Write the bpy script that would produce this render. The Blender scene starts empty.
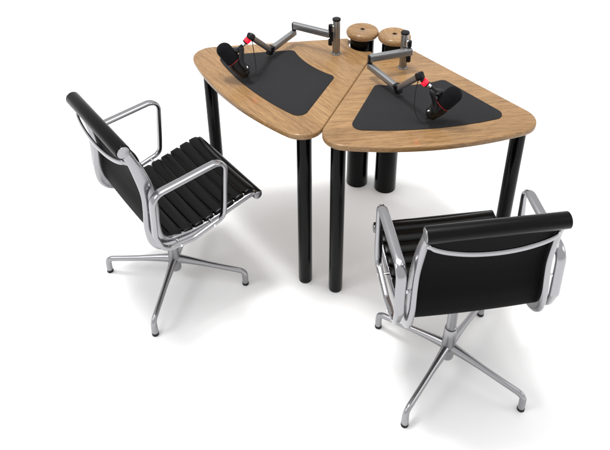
import bpy, bmesh, math
from mathutils import Vector, Matrix
PI = math.pi
scene = bpy.context.scene
COL = scene.collection

# ---------------------------------------------------------------- helpers
def tag(o, label=None, cat=None, group=None, kind=None):
    if label: o['label'] = label
    if cat: o['category'] = cat
    if group: o['group'] = group
    if kind: o['kind'] = kind
    return o

def empty(name, loc, rz=0):
    o = bpy.data.objects.new(name, None)
    COL.objects.link(o)
    o.location = loc
    o.rotation_euler = (0, 0, rz)
    o.empty_display_size = .1
    return o

def obj(name, bm, mat, parent=None, smooth=True, angle=40):
    bmesh.ops.recalc_face_normals(bm, faces=bm.faces[:])
    me = bpy.data.meshes.new(name)
    bm.to_mesh(me)
    bm.free()
    for p in me.polygons:
        p.use_smooth = smooth
    if smooth:
        try:
            me.set_sharp_from_angle(angle=math.radians(angle))
        except Exception:
            pass
    mats = mat if isinstance(mat, (list, tuple)) else [mat]
    for m in mats:
        me.materials.append(m)
    o = bpy.data.objects.new(name, me)
    COL.objects.link(o)
    if parent:
        o.parent = parent
    return o

def copy_tree(o, parent=None):
    c = o.copy()
    COL.objects.link(c)
    c.parent = parent
    for ch in [x for x in o.children]:
        copy_tree(ch, c)
    return c

def catmull(pts, n=8, closed=False):
    P = [Vector(p) for p in pts]
    out = []
    N = len(P)
    segs = N if closed else N - 1
    for i in range(segs):
        if closed:
            p0, p1, p2, p3 = P[(i-1) % N], P[i], P[(i+1) % N], P[(i+2) % N]
        else:
            p1, p2 = P[i], P[i+1]
            p0 = P[i-1] if i > 0 else p1*2-p2
            p3 = P[i+2] if i+2 < N else p2*2-p1
        for k in range(n):
            t = k/n
            out.append(.5*((2*p1)+(-p0+p2)*t+(2*p0-5*p1+4*p2-p3)*t*t+(-p0+3*p1-3*p2+p3)*t**3))
    if not closed:
        out.append(P[-1])
    return out

def fillet(corners, n=8, closed=True):
    """corners: [(Vector, radius)] -> points with rounded corners"""
    P = [(Vector(c[0]), c[1]) for c in corners]
    N = len(P)
    out = []
    for i, (p, r) in enumerate(P):
        if (not closed and i in (0, N-1)) or r <= 0:
            out.append(p.copy())
            continue
        a = (P[i-1][0]-p)
        b = (P[(i+1) % N][0]-p)
        la, lb = a.length, b.length
        a.normalize(); b.normalize()
        half = a.angle(b)/2
        t = r/math.tan(half)
        t = min(t, la*.98, lb*.98)
        rr = t*math.tan(half)
        bis = (a+b).normalized()
        c = p+bis*(rr/math.sin(half))
        s, e = p+a*t-c, p+b*t-c
        ang = s.angle(e)
        for k in range(n+1):
            u = k/n
            out.append(c+(s*math.sin((1-u)*ang)+e*math.sin(u*ang))/math.sin(ang))
    return out

def sweep(bm, pts, ra, rb, axis, closed=False, seg=16, power=2.0, scale=None, caps=True):
    """tube along pts; ra = half size along 'axis', rb = half size across it. power>2 squares the section"""
    P = [Vector(p) for p in pts]
    A = Vector(axis).normalized()
    rings = []
    N = len(P)
    for i, p in enumerate(P):
        if closed:
            t = P[(i+1) % N]-P[i-1]
        else:
            t = P[min(i+1, N-1)]-P[max(i-1, 0)]
        t.normalize()
        u = (A-t*A.dot(t))
        if u.length < 1e-4:
            u = t.orthogonal()
        u.normalize()
        v = t.cross(u)
        s = scale(i/(N-1)) if scale else (1, 1)
        ring = []
        for k in range(seg):
            a = 2*PI*k/seg
            ca, sa = math.cos(a), math.sin(a)
            ex = 2/power
            x = math.copysign(abs(ca)**ex, ca)*ra*s[0]
            y = math.copysign(abs(sa)**ex, sa)*rb*s[1]
            ring.append(bm.verts.new(p+u*x+v*y))
        rings.append(ring)
    for i in range(N if closed else N-1):
        r1, r2 = rings[i], rings[(i+1) % N]
        for k in range(seg):
            bm.faces.new((r1[k], r1[(k+1) % seg], r2[(k+1) % seg], r2[k]))
    if not closed and caps:
        bm.faces.new(rings[0][::-1])
        bm.faces.new(rings[-1])

def frame(a, b):
    a, b = Vector(a), Vector(b)
    z = (b-a).normalized()
    x = z.orthogonal().normalized()
    return Matrix((x, z.cross(x), z)).transposed()

def lathe(bm, prof, a, b, seg=40, cap0=True, cap1=True):
    """prof: [(radius, distance along a->b)]"""
    M = frame(a, b)
    a = Vector(a)
    rings = []
    for r, h in prof:
        rings.append([bm.verts.new(a+M@Vector((r*math.cos(2*PI*k/seg), r*math.sin(2*PI*k/seg), h))) for k in range(seg)])
    for r1, r2 in zip(rings, rings[1:]):
        for k in range(seg):
            bm.faces.new((r1[k], r1[(k+1) % seg], r2[(k+1) % seg], r2[k]))
    if cap0: bm.faces.new(rings[0][::-1])
    if cap1: bm.faces.new(rings[-1])

def rcyl(bm, a, b, r, bev=.002, seg=32, r2=None):
    """cylinder with rounded rims"""
    L = (Vector(b)-Vector(a)).length
    r2 = r if r2 is None else r2
    pr = []
    for k in range(4):
        t = k/3*PI/2
        pr.append((r-bev+bev*math.sin(t), bev-bev*math.cos(t)))
    for k in range(4):
        t = k/3*PI/2
        pr.append((r2-bev+bev*math.cos(t), L-bev+bev*math.sin(t)))
    lathe(bm, pr, a, b, seg)

def inset_outline(pts, d):
    N = len(pts)
    out = []
    for i, p in enumerate(pts):
        t = (pts[(i+1) % N]-pts[i-1]).normalized()
        n = Vector((-t.y, t.x, 0))     # inward for a counter-clockwise outline
        out.append(p+n*d)
    return out

def slab(bm, pts, levels):
    """pts: counter-clockwise outline; levels: [(inset, z)] from bottom to top"""
    rings = []
    for d, z in levels:
        q = inset_outline(pts, d) if d else pts
        rings.append([bm.verts.new((v.x, v.y, z)) for v in q])
    N = len(pts)
    for r1, r2 in zip(rings, rings[1:]):
        for k in range(N):
            bm.faces.new((r1[k], r1[(k+1) % N], r2[(k+1) % N], r2[k]))
    bm.faces.new(rings[0][::-1])
    bm.faces.new(rings[-1])

def rbox(bm, a, b, w, h, up=(0, 0, 1), bev=.003, over=0):
    """bar with chamfered rectangular section from a to b; w across, h along up"""
    a, b = Vector(a), Vector(b)
    t = (b-a).normalized()
    a = a-t*over; b = b+t*over
    u = Vector(up)-t*Vector(up).dot(t); u.normalize()
    s = t.cross(u)
    def sec(c, k):
        x, y = w/2-k, h/2-k
        pts = []
        for sx, sy, st in ((1, 1, 0), (-1, 1, 1), (-1, -1, 2), (1, -1, 3)):
            for q in range(4):
                an = st*PI/2+q/3*PI/2
                pts.append(bm.verts.new(c+s*(sx*(x-bev)+bev*math.cos(an))+u*(sy*(y-bev)+bev*math.sin(an))))
        return pts
    R = [sec(a, bev*.6), sec(a+t*bev*.6, 0), sec(b-t*bev*.6, 0), sec(b, bev*.6)]
    for r1, r2 in zip(R, R[1:]):
        for k in range(16):
            bm.faces.new((r1[k], r1[(k+1) % 16], r2[(k+1) % 16], r2[k]))
    bm.faces.new(R[0][::-1]); bm.faces.new(R[-1])

# ---------------------------------------------------------------- materials
def mat(name, color, rough=.5, metal=0, spec=.5, coat=0, coatr=.1, noise=None, bump=None, rvar=None, emit=None):
    m = bpy.data.materials.new(name)
    m.use_nodes = True
    nt = m.node_tree
    b = nt.nodes['Principled BSDF']
    b.inputs['Base Color'].default_value = (*color, 1)
    b.inputs['Roughness'].default_value = rough
    b.inputs['Metallic'].default_value = metal
    b.inputs['Specular IOR Level'].default_value = spec
    b.inputs['Coat Weight'].default_value = coat
    b.inputs['Coat Roughness'].default_value = coatr
    tc = nt.nodes.new('ShaderNodeTexCoord')
    if noise:
        sc, amt = noise
        n = nt.nodes.new('ShaderNodeTexNoise'); n.inputs['Scale'].default_value = sc; n.inputs['Detail'].default_value = 5
        nt.links.new(tc.outputs['Object'], n.inputs['Vector'])
        mx = nt.nodes.new('ShaderNodeMix'); mx.data_type = 'RGBA'
        mx.inputs[6].default_value = (*[c*(1-amt) for c in color], 1)
        mx.inputs[7].default_value = (*[min(1, c*(1+amt)) for c in color], 1)
        nt.links.new(n.outputs['Fac'], mx.inputs[0])
        nt.links.new(mx.outputs[2], b.inputs['Base Color'])
    if rvar:
        sc, lo, hi = rvar
        n = nt.nodes.new('ShaderNodeTexNoise'); n.inputs['Scale'].default_value = sc; n.inputs['Detail'].default_value = 6
        nt.links.new(tc.outputs['Object'], n.inputs['Vector'])
        mr = nt.nodes.new('ShaderNodeMapRange'); mr.inputs['From Min'].default_value = .3; mr.inputs['From Max'].default_value = .7
        mr.inputs['To Min'].default_value = lo; mr.inputs['To Max'].default_value = hi
        nt.links.new(n.outputs['Fac'], mr.inputs['Value'])
        nt.links.new(mr.outputs['Result'], b.inputs['Roughness'])
    if bump:
        sc, st, dist = bump
        n = nt.nodes.new('ShaderNodeTexNoise'); n.inputs['Scale'].default_value = sc; n.inputs['Detail'].default_value = 3
        nt.links.new(tc.outputs['Object'], n.inputs['Vector'])
        bp = nt.nodes.new('ShaderNodeBump'); bp.inputs['Strength'].default_value = st; bp.inputs['Distance'].default_value = dist
        nt.links.new(n.outputs['Fac'], bp.inputs['Height'])
        nt.links.new(bp.outputs['Normal'], b.inputs['Normal'])
    if emit:
        b.inputs['Emission Color'].default_value = (*emit[0], 1)
        b.inputs['Emission Strength'].default_value = emit[1]
    return m

def wood_material():
    m = bpy.data.materials.new('oiled_walnut')
    m.use_nodes = True
    nt = m.node_tree; N = nt.nodes; L = nt.links
    b = N['Principled BSDF']
    tc = N.new('ShaderNodeTexCoord')
    inf = N.new('ShaderNodeObjectInfo')
    ad = N.new('ShaderNodeVectorMath'); ad.operation = 'ADD'
    sc = N.new('ShaderNodeVectorMath'); sc.operation = 'SCALE'; sc.inputs[3].default_value = 7.0
    cmb = N.new('ShaderNodeCombineXYZ')
    L.new(inf.outputs['Random'], cmb.inputs[0]); L.new(inf.outputs['Random'], cmb.inputs[1])
    L.new(cmb.outputs[0], sc.inputs[0])
    L.new(tc.outputs['Object'], ad.inputs[0]); L.new(sc.outputs[0], ad.inputs[1])
    def stretched(scale, detail, rough, sx, sy, dist=0):
        mp = N.new('ShaderNodeMapping'); mp.inputs['Scale'].default_value = (sx, sy, sx)
        mp.inputs['Rotation'].default_value = (0, 0, math.radians(4))
        L.new(ad.outputs[0], mp.inputs[0])
        n = N.new('ShaderNodeTexNoise'); n.inputs['Scale'].default_value = scale
        n.inputs['Detail'].default_value = detail; n.inputs['Roughness'].default_value = rough
        n.inputs['Distortion'].default_value = dist
        L.new(mp.outputs[0], n.inputs['Vector'])
        return n
    broad = stretched(2.6, 2, .5, 2.4, .5, .25)      # wide light and dark bands
    streak = stretched(15, 7, .66, 5, .32, .12)      # grain streaks
    pore = stretched(75, 4, .7, 6, .28)              # fine pores
    # cathedral figure: wavering growth-ring bands running along the board
    mpw = N.new('ShaderNodeMapping'); mpw.inputs['Scale'].default_value = (1, .16, 1)
    mpw.inputs['Rotation'].default_value = (0, 0, math.radians(5))
    L.new(ad.outputs[0], mpw.inputs[0])
    wv = N.new('ShaderNodeTexWave'); wv.wave_type = 'BANDS'; wv.bands_direction = 'X'; wv.wave_profile = 'SAW'
    wv.inputs['Scale'].default_value = 9; wv.inputs['Distortion'].default_value = 9
    wv.inputs['Detail'].default_value = 3; wv.inputs['Detail Scale'].default_value = .55; wv.inputs['Detail Roughness'].default_value = .55
    L.new(mpw.outputs[0], wv.inputs['Vector'])
    r1 = N.new('ShaderNodeValToRGB')
    e = r1.color_ramp.elements
    e[0].position = .30; e[0].color = (.170, .092, .037, 1)
    e[1].position = .70; e[1].color = (.415, .252, .113, 1)
    k = r1.color_ramp.elements.new(.5); k.color = (.300, .173, .073, 1)
    mixa = N.new('ShaderNodeMix'); mixa.data_type = 'FLOAT'; mixa.inputs[0].default_value = .09
    L.new(broad.outputs['Fac'], mixa.inputs[2]); L.new(wv.outputs['Fac'], mixa.inputs[3])
    mixv = N.new('ShaderNodeMix'); mixv.data_type = 'FLOAT'; mixv.inputs[0].default_value = .56
    L.new(mixa.outputs[0], mixv.inputs[2]); L.new(streak.outputs['Fac'], mixv.inputs[3])
    L.new(mixv.outputs[0], r1.inputs[0])
    r2 = N.new('ShaderNodeValToRGB')
    r2.color_ramp.elements[0].position = .40; r2.color_ramp.elements[0].color = (.60, .53, .46, 1)
    r2.color_ramp.elements[1].position = .52; r2.color_ramp.elements[1].color = (1, 1, 1, 1)
    L.new(pore.outputs['Fac'], r2.inputs[0])
    mul = N.new('ShaderNodeMix'); mul.data_type = 'RGBA'; mul.blend_type = 'MULTIPLY'; mul.inputs[0].default_value = .85
    L.new(r1.outputs[0], mul.inputs[6]); L.new(r2.outputs[0], mul.inputs[7])
    L.new(mul.outputs[2], b.inputs['Base Color'])
    b.inputs['Roughness'].default_value = .5
    b.inputs['Specular IOR Level'].default_value = .2
    b.inputs['Coat Weight'].default_value = .5
    b.inputs['Coat Roughness'].default_value = .15
    bp = N.new('ShaderNodeBump'); bp.inputs['Strength'].default_value = .12; bp.inputs['Distance'].default_value = .001
    L.new(pore.outputs['Fac'], bp.inputs['Height'])
    L.new(bp.outputs['Normal'], b.inputs['Normal'])
    return m

M_WOOD = wood_material()
M_CHROME = mat('brushed_aluminium', (.35, .347, .362), .18, 1, rvar=(10, .15, .21))
M_SATIN = mat('satin_aluminium', (.335, .333, .346), .28, 1, rvar=(18, .25, .33), noise=(25, .03))
M_ARM = mat('anodised_aluminium', (.27, .273, .278), .36, .8, noise=(60, .08))
M_LEG = mat('gloss_black_lacquer', (.0010, .0010, .0011), .16, 0, .13, rvar=(8, .13, .2))
M_LEATHER = mat('black_leather', (.0010, .0010, .0010), .28, 0, .15, bump=(700, .10, .0003), rvar=(9, .24, .32))
M_BACK = mat('black_back_fabric', (.0022, .0022, .0024), .6, 0, .05, bump=(900, .3, .0004), noise=(40, .12))
M_PAD = mat('charcoal_acoustic_felt', (.0235, .0235, .025), .9, 0, .1, bump=(900, .5, .0008), noise=(500, .28))
M_BLACK = mat('black_plastic', (.004, .004, .005), .4, 0, .2, rvar=(50, .3, .45))
M_RUBBER = mat('black_rubber', (.01, .01, .01), .7, 0, .3)
M_FOAM = mat('black_foam', (.006, .006, .0075), .95, 0, .12, bump=(650, 1.0, .003), noise=(400, .5))
M_MIC = mat('black_mic_enamel', (.0065, .005, .0045), .4, 0, .2, rvar=(60, .28, .4))
M_RED = mat('red_light_ring', (.6, .004, .012), .35, 0, .5, emit=((1, .0006, .0045), 8))
M_REDTRIM = mat('red_trim', (.22, .006, .008), .4)
M_SILVER = mat('polished_steel', (.78, .78, .8), .14, 1)
M_POLE = mat('smoked_steel', (.27, .262, .255), .3, .9, noise=(30, .08))
M_WHITE = mat('white_print', (.75, .75, .75), .5)
M_FLOOR = mat('white_studio_floor', (.86, .86, .86), .55, 0, .2, noise=(3, .006))
M_DARKHOLE = mat('dark_hole_lining', (.06, .035, .018), .6)

# ---------------------------------------------------------------- floor
bm = bmesh.new()
s = 120
vs = [bm.verts.new(p) for p in ((-s, -s, 0), (s, -s, 0), (s, s, 0), (-s, s, 0))]
bm.faces.new(vs)
tag(obj('floor', bm, M_FLOOR, smooth=False), kind='structure')

# ---------------------------------------------------------------- table
HT = .75
def table_outline():
    k = math.tan(math.radians(30.05))
    def half(sgn):
        """inner tip -> along the side -> outer corner -> to the middle of the front edge"""
        arc = []
        yc = .327
        return arc
    corners = []
    # outer arc from y=-.. to y=+.. (counter-clockwise seen from above: x outward, y left)
    R = 1.25
    fx = lambda y: .806-y*y/(2*R)
    yc = .425
    corners.append((Vector((fx(yc), -yc, 0)), .082))
    n = 22
    y0 = .305
    for i in range(n+1):
        y = -y0+2*y0*i/n
        corners.append((Vector((fx(y), y, 0)), 0))
    corners.append((Vector((fx(yc), yc, 0)), .082))
    # inner end, left tip, notch, right tip
    corners.append((Vector((.148, .148*k, 0)), .011))
    c = Vector((.121, 0, 0)); r = .069
    corners.append((Vector((c.x+r*math.cos(math.radians(66)), r*math.sin(math.radians(66)), 0)), 0))
    for i in range(1, 16):
        a = math.radians(66-132*i/16)
        corners.append((c+Vector((r*math.cos(a), r*math.sin(a), 0)), 0))
    corners.append((Vector((c.x+r*math.cos(math.radians(66)), -r*math.sin(math.radians(66)), 0)), 0))
    corners.append((Vector((.148, -.148*k, 0)), .011))
    return fillet(corners, 12)

def pad_outline():
    k = math.tan(math.radians(30.2))
    fx = lambda y: .709-y*y/2.45
    off = .1000
    corners = [(Vector((fx(.291), -.291, 0)), .036)]
    for i in range(15):
        y = -.215+.43*i/14
        corners.append((Vector((fx(y), y, 0)), 0))
    corners.append((Vector((fx(.291), .291, 0)), .036))
    r = .419
    a0 = math.asin(.135/r)
    corners.append((Vector((r*math.cos(a0)-.001, .135, 0)), .022))
    for i in range(13):
        a = a0*.72*(1-2*i/12)
        corners.append((Vector((r*math.cos(a), r*math.sin(a), 0)), 0))
    corners.append((Vector((r*math.cos(a0)-.001, -.135, 0)), .022))
    return fillet(corners, 10)

O = Vector((.306, 2.707, 0))
def make_table():
    t = empty('wedge_table', O)
    bm = bmesh.new()
    slab(bm, table_outline(), [(.005, HT-.023), (.0015, HT-.0215), (0, HT-.018), (0, HT-.006), (.0012, HT-.003), (.0035, HT-.0008), (.007, HT)])
    obj('table_top', bm, M_WOOD, t, angle=50)
    bm = bmesh.new()
    slab(bm, pad_outline(), [(0, HT-.002), (0, HT+.0022), (.0012, HT+.0032)])
    obj('acoustic_pad', bm, M_PAD, t)
    for s in (-1, 1):
        bm = bmesh.new()
        rcyl(bm, (.694, s*.328, .008), (.694, s*.328, HT-.0235), .0272, .0015, 48)
        l = obj('leg', bm, M_LEG, t)
        bm = bmesh.new()
        rcyl(bm, (.694, s*.328, 0), (.694, s*.328, .0078), .0255, .001, 40)
        obj('leg_foot', bm, M_RUBBER, l)
        bm = bmesh.new()
        rcyl(bm, (.694, s*.328, HT-.031), (.694, s*.328, HT-.0232), .042, .0012, 40)
        obj('mounting_plate', bm, M_LEG, l)
    return t
BIS = {'L': math.radians(217.9), 'R': math.radians(278.15)}
tl = make_table()
tr = copy_tree(tl)
tl.rotation_euler.z = BIS['L']; tr.rotation_euler.z = BIS['R']
G = 'wedge tables pushed together along one side'
tag(tl, 'wedge-shaped wooden table left of the seam, beside the chair seen from its side', 'table', G)
tag(tr, 'wedge-shaped wooden table right of the seam, in front of the chair seen from behind', 'table', G)

# ---------------------------------------------------------------- columns with wooden caps
def make_stand():
    t = empty('column_stand', (0, 0, 0))
    bm = bmesh.new()
    rcyl(bm, (0, 0, 0), (0, 0, .785), .0505, .0015, 64)
    obj('column', bm, M_LEG, t)
    bm = bmesh.new()
    R, h, e = .069, .031, .0145
    z1 = .8145
    pr = [(.0005, z1-.012), (.0095, z1-.012), (.0098, z1-.001), (.0108, z1)]
    for k in range(1, 10):
        a = PI/2-PI*k/9*1.0
        pr.append((R-e+e*math.cos(a), z1-h/2+(h/2)*math.sin(a)) if k < 9 else (R-e, z1-h))
    pr = pr[:4]+[(R-e, z1)]+pr[4:]+[(.03, z1-h)]
    lathe(bm, pr, (0, 0, 0), (0, 0, 1), 72)
    c = obj('wooden_cap', bm, M_WOOD, t, angle=60)
    bm = bmesh.new()
    lathe(bm, [(.0090, z1-.0115), (.0090, z1-.0008), (.0075, z1-.0006), (.0072, z1-.0112)], (0, 0, 0), (0, 0, 1), 32)
    obj('hole_lining', bm, M_DARKHOLE, c)
    return t
sl = make_stand(); sr = copy_tree(sl)
sl.location = (.198, 2.640, 0); sl.rotation_euler.z = 1.3
sr.location = (.3285, 2.598, 0); sr.rotation_euler.z = .25
G = 'round black columns with wooden caps behind the tables'
tag(sl, 'black column behind the left table, its round wooden cap in clear view', 'column', G)
tag(sr, 'black column whose round wooden cap is partly hidden by a steel pole', 'column', G)

# ---------------------------------------------------------------- chair
RX = .207      # rail position at the seat (the frame narrows towards the top)
def rx(z): return .207-.0160*max(0, min(1, (z-.45)/.39))
SX = .241      # armrest position
RAIL = [(-.203, .846), (-.189, .818), (-.166, .750), (-.145, .655), (-.143, .585), (-.149, .512), (-.140, .448), (-.103, .412), (-.045, .404),
        (.03, .407), (.12, .423), (.20, .441), (.245, .448), (.268, .441)]
def yz(pts, x): return [Vector((x, p[0], p[1])) for p in pts]

def rail_curve(n=8): return catmull([(0, p[0], p[1]) for p in RAIL], n)

def offset_curve(c, d):
    out = []
    for i, p in enumerate(c):
        t = (c[min(i+1, len(c)-1)]-c[max(i-1, 0)]).normalized()
        out.append(p+Vector((0, -t.z, t.y))*d)   # d>0: towards the sitter
    return out

def make_chair():
    t = empty('office_chair', (0, 0, 0))
    # --- star base
    hub = .030
    bm = bmesh.new()
    lathe(bm, [(.012, .052), (.0205, .054), (.0225, .060), (.0235, .085), (.024, .12), (.0225, .165), (.0205, .199), (.0185, .2015), (.0165, .2015)],
          (0, 0, 0), (0, 0, 1), 40)
    obj('base_hub', bm, M_SATIN, t)
    bm = bmesh.new()
    lathe(bm, [(.0172, .196), (.0175, .203), (.0186, .205), (.0186, .2075), (.0172, .2085), (.0166, .209), (.0166, .33), (.019, .36), (.026, .385), (.026, .392)],
          (0, 0, 0), (0, 0, 1), 36)
    col = obj('column', bm, M_SATIN, t)
    bm = bmesh.new()
    lathe(bm, [(.0186, .1985), (.0192, .2015), (.0186, .2045)], (0, 0, 0), (0, 0, 1), 36, False, False)
    obj('column_seal', bm, M_RUBBER, col)
    for i in range(4):
        bm = bmesh.new()
        path = catmull([(.010, 0, .108), (.05, 0, .1045), (.11, 0, .096), (.19, 0, .084), (.245, 0, .0765), (.268, 0, .0715), (.2795, 0, .060), (.2815, 0, .040), (.2815, 0, .013)], 6)
        def sc(u):
            w = 1.32-.5*min(u/.28, 1)-.10*u
            if u > .72: w = .76+.18*min((u-.72)/.2, 1)
            h = 1.75-.75*min(u/.3, 1)
            if u > .72: h = 1.0+.0*u
            return (w, h)
        # section: across (y) and vertical
        P = path
        N = len(P); rings = []
        for j, p in enumerate(P):
            tt = (P[min(j+1, N-1)]-P[max(j-1, 0)]).normalized()
            u_ = Vector((0, 1, 0)); v_ = tt.cross(u_)
            u = j/(N-1)
            w, h = sc(u)
            seg = 18
            rings.append([bm.verts.new(p+u_*(.0132*w*math.cos(2*PI*k/seg))+v_*(.0118*h*math.sin(2*PI*k/seg))) for k in range(seg)])
        for r1, r2 in zip(rings, rings[1:]):
            for k in range(18):
                bm.faces.new((r1[k], r1[(k+1) % 18], r2[(k+1) % 18], r2[k]))
        bm.faces.new(rings[0][::-1]); bm.faces.new(rings[-1])
        l = obj('base_leg', bm, M_SATIN, t)
        l.rotation_euler.z = i*PI/2
        bm = bmesh.new()
        rcyl(bm, (.2815, 0, 0), (.2815, 0, .0128), .0128, .002, 24)
        obj('foot_glide', bm, M_RUBBER, l)
    # --- side rails
    for s in (-1, 1):
        bm = bmesh.new()
        c = rail_curve(8)
        def sc(u):
            h = 1
            if u < .05: h = .85
            if .12 < u < .66: h = 1+.78*math.sin((u-.12)/.54*PI)**.8
            if u > .66: h = 1-.38*min((u-.66)/.14, 1)
            return (1, h)
        sweep(bm, [p+Vector((s*rx(p.z), 0, 0)) for p in c], .0112, .0165, (1, 0, 0), seg=20, power=2.8, scale=sc)
        r = obj('side_rail', bm, M_CHROME, t)
        bm = bmesh.new()                       # round end caps of the two rolls
        rcyl(bm, (s*(rx(.84)+.0122), -.203, .842), (s*(rx(.84)+.004), -.203, .842), .0205, .0015, 32)
        obj('end_cap', bm, M_CHROME, r)
        bm = bmesh.new()
        rcyl(bm, (s*(RX+.0128), .268, .436), (s*(RX+.004), .268, .436), .0165, .0015, 32)
        obj('end_cap', bm, M_CHROME, r)
    # --- upholstery: one thin sling, then padded ribs
    c = offset_curve(rail_curve(10), .0135)
    # arc length
    acc = [0]
    for p, q in zip(c, c[1:]): acc.append(acc[-1]+(q-p).length)
    def at(s_):
        s_ = max(0, min(s_, acc[-1]))
        for i in range(len(acc)-1):
            if acc[i+1] >= s_:
                f = (s_-acc[i])/(acc[i+1]-acc[i])
                p = c[i].lerp(c[i+1], f)
                tn = (c[min(i+2, len(c)-1)]-c[max(i-1, 0)]).normalized()
                return p, Vector((0, -tn.z, tn.y))
        return c[-1], Vector((0, 0, 1))
    # index of the back/seat joint
    js = min(range(len(c)), key=lambda i: (c[i]-Vector((0, -.118, .437))).length)
    sj = acc[js]
    def ribbed(name, s0, s1, n, notch, back=.004, th=.0125):
        bm = bmesh.new()
        pitch = (s1-s0)/n
        nx = 26
        sub = 20
        rows = []
        for j in range(n*sub+1):
            s_ = s0+(s1-s0)*j/(n*sub)
            u = (j % sub)/sub
            ph = abs(math.sin(PI*j/sub))
            prof = ph**.6
            p, nrm = at(s_)
            row = []
            # the ribs are fuller in the middle and pinch in at their ends, leaving notches between them
            dist = min((j % sub), sub-(j % sub))/sub
            full = rx(p.z)+.0035
            half = full-notch*max(0, 1-dist/.13)
            lim = full-.026
            for i in range(nx+1):
                v = -1+2*i/nx
                v = math.copysign(1-(1-abs(v))**1.5, v) if abs(v) > .0 else v
                edge = max(0, 1-((abs(v))**18))
                hgt = .0066+th*prof*(.2+.8*edge**.5)
                sag = -.006*(1-v*v)
                x_ = abs(v)*full
                if x_ > lim: x_ = lim+(x_-lim)*(half-lim)/(full-lim)
                row.append(bm.verts.new(p+Vector((math.copysign(x_, v), 0, 0))+nrm*(hgt+sag)))
            rows.append((row, p, nrm, half))
        for (r1, *_), (r2, *_) in zip(rows, rows[1:]):
            for i in range(nx):
                bm.faces.new((r1[i], r1[i+1], r2[i+1], r2[i]))
        # rear skin
        brow = []
        for row, p, nrm, half in rows:
            brow.append([bm.verts.new(p+Vector(((-1+2*i/nx)*(half-.001), 0, 0))+nrm*(-back-.004*(1-(-1+2*i/nx)**2))) for i in range(nx+1)])
        for r1, r2 in zip(brow, brow[1:]):
            for i in range(nx):
                f = bm.faces.new((r1[i+1], r1[i], r2[i], r2[i+1])); f.material_index = 1
        fr = [r[0] for r in rows]
        for a_, b_, e_, f_ in zip(fr, fr[1:], brow, brow[1:]):
            for i in (0, nx):
                bm.faces.new((a_[i], b_[i], f_[i], e_[i]))
        for r_, b_ in ((fr[0], brow[0]), (fr[-1], brow[-1])):
            for i in range(nx):
                bm.faces.new((r_[i], r_[i+1], b_[i+1], b_[i]))
        return obj(name, bm, [M_LEATHER, M_BACK], t, angle=75)
    ribbed('backrest', .030, sj-.012, 7, .004, back=.012, th=.005)
    ribbed('seat', sj-.008, acc[-1]-.014, 9, .020, th=.0058)
    # rolls
    bm = bmesh.new()
    rcyl(bm, (-rx(.84)-.0104, -.203, .842), (rx(.84)+.0104, -.203, .842), .0245, .003, 36)
    sweep(bm, [(-rx(.84)+.004, -.186, .812), (rx(.84)-.004, -.186, .812)], .018, .010, (0, .3, 1), seg=16)
    obj('top_roll', bm, M_LEATHER, t)
    bm = bmesh.new()
    rcyl(bm, (-RX-.0108, .268, .438), (RX+.0108, .268, .438), .0190, .003, 36)
    obj('front_roll', bm, M_LEATHER, t)
    # --- spreader bar behind the back
    bm = bmesh.new()
    pts = catmull([(-.197, -.182, .784), (-.182, -.200, .792), (-.168, -.2080, .788), (-.130, -.2140, .778), (-.07, -.2180, .768), (0, -.2200, .765), (.07, -.2180, .768), (.130, -.2140, .778),
                   (.168, -.2080, .788), (.182, -.200, .792), (.197, -.182, .784)], 6)
    sweep(bm, pts, .0085, .0048, (0, 0, 1), seg=14, power=2.4)
    obj('back_spreader', bm, M_CHROME, t)
    # --- spreader under the seat
    bm = bmesh.new()
    pts = catmull([(-.205, .02, .398), (-.15, .015, .386), (-.07, .005, .381), (0, 0, .380), (.07, .005, .381), (.15, .015, .386), (.205, .02, .398)], 6)
    sweep(bm, pts, .022, .009, (0, 1, 0), seg=14, power=2.4)
    obj('seat_spreader', bm, M_CHROME, t)
    # --- arm loops
    for s in (-1, 1):
        bm = bmesh.new()
        loop = fillet([((s*SX, .128, .689), .042), ((s*SX, -.152, .664), .045), ((s*SX, -.160, .500), .03), ((s*SX, -.135, .418), .055), ((s*SX, -.02, .409), .05), ((s*SX, .104, .440), .036)], 8)
        # denser, even sampling
        dense = []
        for p, q in zip(loop, loop[1:]+loop[:1]):
            k = max(1, int((q-p).length/.02))
            for j in range(k): dense.append(p.lerp(q, j/k))
        N = len(dense); seg = 18; rings = []
        for i, p in enumerate(dense):
            tt = (dense[(i+1) % N]-dense[i-1]).normalized()
            ux = Vector((1, 0, 0)); vv = tt.cross(ux)
            # wide flat armrest on top, slimmer round tube below
            sm = lambda a, b, x: max(0, min(1, (x-a)/(b-a)))
            w = .0098+.0066*sm(.125, .095, p.y)*sm(.425, .50, p.z)
            h = .0088
            ring = []
            for k in range(seg):
                a = 2*PI*k/seg
                ex = 2/2.5
                ring.append(bm.verts.new(p+ux*math.copysign(abs(math.cos(a))**ex, math.cos(a))*w+vv*math.copysign(abs(math.sin(a))**ex, math.sin(a))*h))
            rings.append(ring)
        for i in range(N):
            r1, r2 = rings[i], rings[(i+1) % N]
            for k in range(seg):
                bm.faces.new((r1[k], r1[(k+1) % seg], r2[(k+1) % seg], r2[k]))
        ar = obj('armrest', bm, M_CHROME, t)
        for y, z in ((-.154, .575), (-.075, .4135), (.06, .428)):
            bm = bmesh.new()
            rcyl(bm, (s*(rx(z)+.006), y+(.005 if z > .5 else 0), z), (s*(SX-.004), y, z), .0055, .001, 16)
            rcyl(bm, (s*(SX+.0095), y, z), (s*(SX+.0125), y, z), .0052, .001, 16)
            obj('bolt', bm, M_SILVER, ar)
    return t

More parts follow.
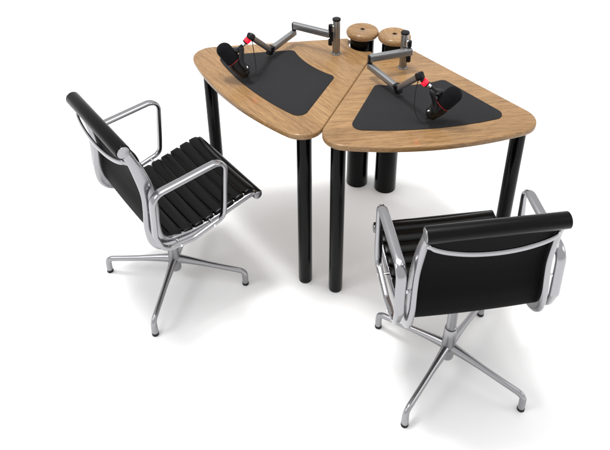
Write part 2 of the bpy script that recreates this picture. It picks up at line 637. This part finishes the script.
def set_base(chair, ang):
    for ch in chair.children:
        if ch.name.startswith('base_leg'):
            i = ch['quarter']
            ch.rotation_euler.z = ang+i*PI/2
ca = make_chair()
for i, ch in enumerate([c_ for c_ in ca.children if c_.name.startswith('base_leg')]):
    ch['quarter'] = i
cb = copy_tree(ca)
ca.location = (-.559, 2.029, 0); ca.rotation_euler.z = -.9013
cb.location = (.461, 1.6147, 0); cb.rotation_euler.z = .150
set_base(ca, 3.0206+.9013)
set_base(cb, 2.4974-.150)
for c_ in (ca, cb):
    for ch in c_.children:
        if 'quarter' in ch: del ch['quarter']
G = 'black ribbed office chairs with aluminium frames at the tables'
tag(ca, 'black ribbed leather chair seen from its side, left of both tables', 'chair', G)
tag(cb, 'black leather chair with its plain back turned to the camera', 'chair', G)

# ---------------------------------------------------------------- microphone arms and microphones
def make_arm(pole, start, elbow, joint, head, ring, disc, label):
    """all points in world metres"""
    P = Vector((pole[0], pole[1], HT))
    t = empty('boom_stand', P)
    W = lambda v: Vector(v)-P
    zarm = .836
    bm = bmesh.new()
    lathe(bm, [(.0205, 0), (.0207, .0025), (.0200, .0035), (.0165, .0038), (.0160, .0045), (.0148, .0047)], (0, 0, 0), (0, 0, 1), 40)
    obj('flange', bm, M_POLE, t)
    bm = bmesh.new()
    rcyl(bm, (0, 0, .0035), (0, 0, .152), .0152, .0006, 44)
    po = obj('pole', bm, M_POLE, t)
    bm = bmesh.new()
    rcyl(bm, (0, 0, .1515), (0, 0, .160), .0172, .002, 40)
    obj('pole_cap', bm, M_BLACK, po)
    E = W((elbow[0], elbow[1], zarm))
    S = Vector((start[0]-P.x, start[1]-P.y, 0))
    d = (Vector((E.x, E.y, 0))-S).normalized()
    n = Vector((-d.y, d.x, 0))
    zc = zarm-HT
    c = Vector((S.x, S.y, 0)).normalized()          # direction of the clamp from the pole
    m_ = Vector((-c.y, c.x, 0))
    bm = bmesh.new()
    rbox(bm, c*.0140+Vector((0, 0, zc+.002)), c*.0270+Vector((0, 0, zc+.002)), .017, .066, bev=.003)
    cl = obj('clamp', bm, M_BLACK, t)
    for dz in (.030, -.036):
        bm = bmesh.new()
        b_ = c*.0235+Vector((0, 0, zc+dz))
        rcyl(bm, b_+Vector((0, 0, -.0135)), b_+Vector((0, 0, .0135)), .0098, .003, 20)
        obj('clamp_knob', bm, M_BLACK, cl)
    bm = bmesh.new()
    fr = Vector((0, -1, 0))
    rbox(bm, c*.013+fr*.0095+Vector((0, 0, zc+.016)), c*.013+fr*.0095+Vector((0, 0, zc+.046)), .012, .009, up=c, bev=.003)
    obj('clamp_lever', bm, M_SILVER, cl)
    bm = bmesh.new()
    rbox(bm, c*.015+Vector((0, 0, zc-.048)), c*.015+Vector((0, 0, zc-.026)), .012, .006, up=c, bev=.002)
    obj('clamp_lever', bm, M_SILVER, cl)
    # lower arm
    bm = bmesh.new()
    S0 = S+Vector((0, 0, zc))
    rbox(bm, S0, Vector((E.x, E.y, zc))-d*.002, .0215, .0285, bev=.0035, over=.004)
    a1 = obj('lower_arm', bm, M_ARM, t)
    # engraved side slot and end plate
    bm = bmesh.new()
    e0 = Vector((E.x, E.y, zc))
    rbox(bm, e0+d*.0042, e0+d*.0062, .0195, .0262, bev=.003)
    obj('end_plate', bm, M_BLACK, a1)
    bm = bmesh.new()
    for sg in (-1, 1):
        rbox(bm, S0+d*.020+n*sg*.01085+Vector((0, 0, .0055)), e0-d*.02+n*sg*.01085+Vector((0, 0, .0055)), .0012, .0028, bev=.0004)
    obj('groove', bm, M_POLE, a1)
    # elbow pivot
    bm = bmesh.new()
    rcyl(bm, e0+Vector((0, 0, -.030)), e0+Vector((0, 0, -.0145)), .0095, .001, 24)
    obj('pivot', bm, M_BLACK, a1)
    # upper arm first half
    Ja = W((elbow[0], elbow[1], zarm-.0335)); J = W(joint)
    dj = (J-Ja).normalized()
    bm = bmesh.new()
    rbox(bm, Ja-dj*.006, J-dj*.006, .0205, .025, bev=.0045)
    a2 = obj('upper_arm', bm, M_ARM, t)
    bm = bmesh.new()
    nn = Vector((-dj.y, dj.x, 0)).normalized()
    for sg in (-1, 1):
        rbox(bm, Ja+dj*.02+nn*sg*.0103, J-dj*.025+nn*sg*.0103, .0012, .003, bev=.0004)
    obj('groove', bm, M_POLE, a2)
    # black sleeve joint
    H = W(head)
    dh = (H-J).normalized()
    bm = bmesh.new()
    up = (dh-dj).normalized()
    ax = dj.cross(dh).normalized()
    rbox(bm, J-up*.020, J+up*.019, .0225, .0245, up=ax, bev=.004)
    obj('elbow_joint', bm, M_BLACK, t)
    bm = bmesh.new()
    rbox(bm, J+dh*.004, H-dh*.002, .0185, .0215, bev=.0045)
    obj('end_arm', bm, M_ARM, t)
    # head
    bm = bmesh.new()
    rbox(bm, H-dh*.016, H+dh*.011, .0265, .028, bev=.007)
    hd = obj('swivel_head', bm, M_BLACK, t)
    Rg, Dc = W(ring), W(disc)
    rd = (Dc-Rg).normalized()
    s0 = Rg-rd*.0085
    bm = bmesh.new()
    lathe(bm, [(.009, 0), (.0126, .001), (.0130, .003), (.0130, .0130), (.0123, .0150), (.008, .0155)], s0, s0+rd, 32)
    obj('light_ring', bm, M_RED, hd)
    bm = bmesh.new()
    lathe(bm, [(.008, .0157), (.0118, .0163), (.0118, .0210), (.008, .0218)], s0, s0+rd, 28)
    obj('collar', bm, M_BLACK, hd)
    bm = bmesh.new()
    lathe(bm, [(.0065, .0216), (.0076, .0225), (.0076, .0330), (.0065, .0345)], s0, s0+rd, 28)
    obj('thread_adapter', bm, M_SILVER, hd)
    bm = bmesh.new()
    lathe(bm, [(.0050, -.008), (.0085, -.006), (.0085, .0005), (.004, .001)], s0, s0+rd, 24)
    obj('ring_neck', bm, M_BLACK, hd)
    tag(t, label, 'boom stand', 'jointed microphone arms clamped to steel poles')
    return t, P+s0+rd*.034, rd

def make_mic(mount, disc, tip, rear, label, cable_from, cable_mid, side):
    """tip: centre of the foam end, rear: centre of the rear end"""
    A, B = Vector(tip), Vector(rear)
    t = empty('microphone', (A+B)/2)
    C = (A+B)/2
    W = lambda v: Vector(v)-C
    a, b = W(A), W(B)
    d = (b-a).normalized(); L = (b-a).length
    # foam windscreen with a rounded nose
    bm = bmesh.new()
    R = .0298; Lf = L*.50
    pr = [(.001, -.025)]
    for k in range(1, 9):
        u = k/8*PI/2
        pr.append((R*math.sin(u), .004-.029*math.cos(u)))
    pr += [(R*1.0, .02), (R*.98, Lf-.008), (R*.93, Lf-.002), (R*.78, Lf)]
    lathe(bm, pr, a, b, 40)
    obj('foam_windscreen', bm, M_FOAM, t)
    bm = bmesh.new()
    lathe(bm, [(.024, Lf-.0005), (.0284, Lf+.0001), (.0288, Lf+.0010), (.0284, Lf+.0019), (.024, Lf+.0024)], a, b, 40)
    obj('trim_ring', bm, M_REDTRIM, t)
    bm = bmesh.new()
    pr = [(.020, Lf+.0026), (.0284, Lf+.0030), (.0290, Lf+.006), (.0288, Lf+.016), (.0278, Lf+.026), (.0258, L-.020), (.0225, L-.006), (.0205, L+.003), (.0190, L+.008), (.0150, L+.0115), (.006, L+.0125)]
    lathe(bm, pr, a, b, 48)
    bo = obj('body', bm, M_MIC, t)
    bm = bmesh.new()
    for k in range(3):
        s_ = Lf+.012+k*.0045
        lathe(bm, [(.0270, s_), (.0292, s_+.0006), (.0292, s_+.0016), (.0270, s_+.0022)], a, b, 48, False, False)
    obj('vent_ribs', bm, M_BLACK, bo)
    # swivel disc above the body, bracket down its inner side, pivot knob with a pale print
    m = W(mount); Dv = W(disc)
    p1 = a+d*(Dv-a).dot(d)
    out = (Dv-p1).normalized()
    bm = bmesh.new()
    ax_ = (out*.5+Vector((0, 0, 1.2))).normalized()
    lathe(bm, [(.004, -.004), (.0200, -.0035), (.0218, -.002), (.0218, .002), (.0200, .0035), (.004, .004)], Dv, Dv+ax_, 36)
    rcyl(bm, m, Dv, .0072, .001, 20)
    rcyl(bm, Dv, p1+out*.026, .0095, .001, 20)
    obj('swivel_mount', bm, M_BLACK, t)
    lat = Vector((side, -.6, .1)); lat = (lat-d*lat.dot(d)).normalized()
    wd = d.cross(lat).normalized()
    piv = a+d*(L*.86)
    bm = bmesh.new()
    pts = catmull([Dv-ax_*.001+lat*.002, Dv+lat*.021+d*.004, a+d*(L*.62)+lat*.0350, piv+lat*.0325, piv+d*.010+lat*.0315], 8)
    sweep(bm, pts, .0115, .0030, wd, seg=14, power=3)
    br = obj('bracket', bm, M_BLACK, t)
    bm = bmesh.new()
    rcyl(bm, piv+lat*.018, piv+lat*.0400, .0120, .002, 28)
    obj('pivot_knob', bm, M_BLACK, br)
    bm = bmesh.new()
    rbox(bm, piv+lat*.0399, piv+lat*.0406, .0042, .0080, up=(d+wd*.5), bev=.0003)
    obj('badge', bm, M_WHITE, br, smooth=False)
    # cable
    bm = bmesh.new()
    pts = catmull([W(cable_from)]+[W(p) for p in cable_mid]+[b+d*.026, b+d*.006], 10)
    sweep(bm, pts, .0016, .0016, (0, 0, 1), seg=10)
    rcyl(bm, b+d*.008, b+d*.022, .0062, .001, 20)
    obj('cable', bm, M_RUBBER, t)
    tag(t, label, 'microphone', 'black broadcast microphones on jointed arms')
    return t

# left assembly
armL, mL, dL = make_arm((.085, 2.545), (.056, 2.552), (-.089, 2.630), (-.182, 2.505, .788), (-.246, 2.372, .918), (-.259, 2.368, .904), (-.295, 2.353, .871),
                        'grey jointed arm with a red light ring, on the left table')
make_mic(mL, (-.295, 2.353, .871), (-.347, 2.341, .880), (-.270, 2.318, .788),
         'black foam-tipped microphone held over the left table', (-.241, 2.368, .905),
         [(-.236, 2.365, .86), (-.228, 2.335, .792), (-.240, 2.300, .762), (-.255, 2.306, .760)], 1)
# right assembly
armR, mR, dR = make_arm((.348, 2.429), (.372, 2.405), (.209, 2.350), (.304, 2.210, .788), (.360, 2.081, .918), (.375, 2.062, .904), (.416, 2.052, .871),
                        'grey jointed arm with a red light ring, on the right table')
make_mic(mR, (.416, 2.052, .871), (.474, 2.033, .875), (.404, 2.038, .788),
         'black foam-tipped microphone held over the right table', (.354, 2.075, .903),
         [(.347, 2.07, .86), (.346, 2.05, .80), (.366, 2.030, .764), (.388, 2.032, .760)], -1)

# ---------------------------------------------------------------- lights
def area(name, loc, target, size, power, sy=None, color=(1, 1, 1)):
    l = bpy.data.lights.new(name, 'AREA')
    l.energy = power; l.size = size; l.color = color
    if sy:
        l.shape = 'RECTANGLE'; l.size_y = sy
    o = bpy.data.objects.new(name, l)
    COL.objects.link(o)
    o.location = loc
    o.rotation_euler = (Vector(target)-Vector(loc)).to_track_quat('-Z', 'Y').to_euler()
    return o
area('key_lamp', (-1.8, 2.9, 10.5), (0, 2.1, 0), 1.7, 620)
area('left_lamp', (-6.5, -.5, 6.5), (0, 2.1, 0), 3.0, 170)
area('top_lamp', (.5, 3.0, 12.0), (.1, 2.2, 0), 8.0, 430)
area('side_lamp', (6.5, .8, 4.2), (0, 2.1, .4), 2.6, 70, 2.6)

w = bpy.data.worlds.new('World')
scene.world = w
w.use_nodes = True
w.node_tree.nodes['Background'].inputs[0].default_value = (1, 1, 1, 1)
w.node_tree.nodes['Background'].inputs[1].default_value = .93

# ---------------------------------------------------------------- camera
cam = bpy.data.cameras.new('camera')
co = bpy.data.objects.new('camera', cam)
COL.objects.link(co)
co.location = (0, 0, 2.301*.9375)
co.rotation_euler = (PI/2-.546, 0, 0)
cam.sensor_fit = 'HORIZONTAL'
cam.sensor_width = 36
cam.lens = 704.457/610*36
cam.shift_x = -(315.4-305)/610
cam.shift_y = (82.3-225)/610
cam.clip_end = 500
scene.camera = co

scene.render.engine = 'CYCLES'
scene.view_settings.view_transform = 'Standard'
scene.view_settings.look = 'None'
scene.view_settings.exposure = 0
scene.view_settings.gamma = 1
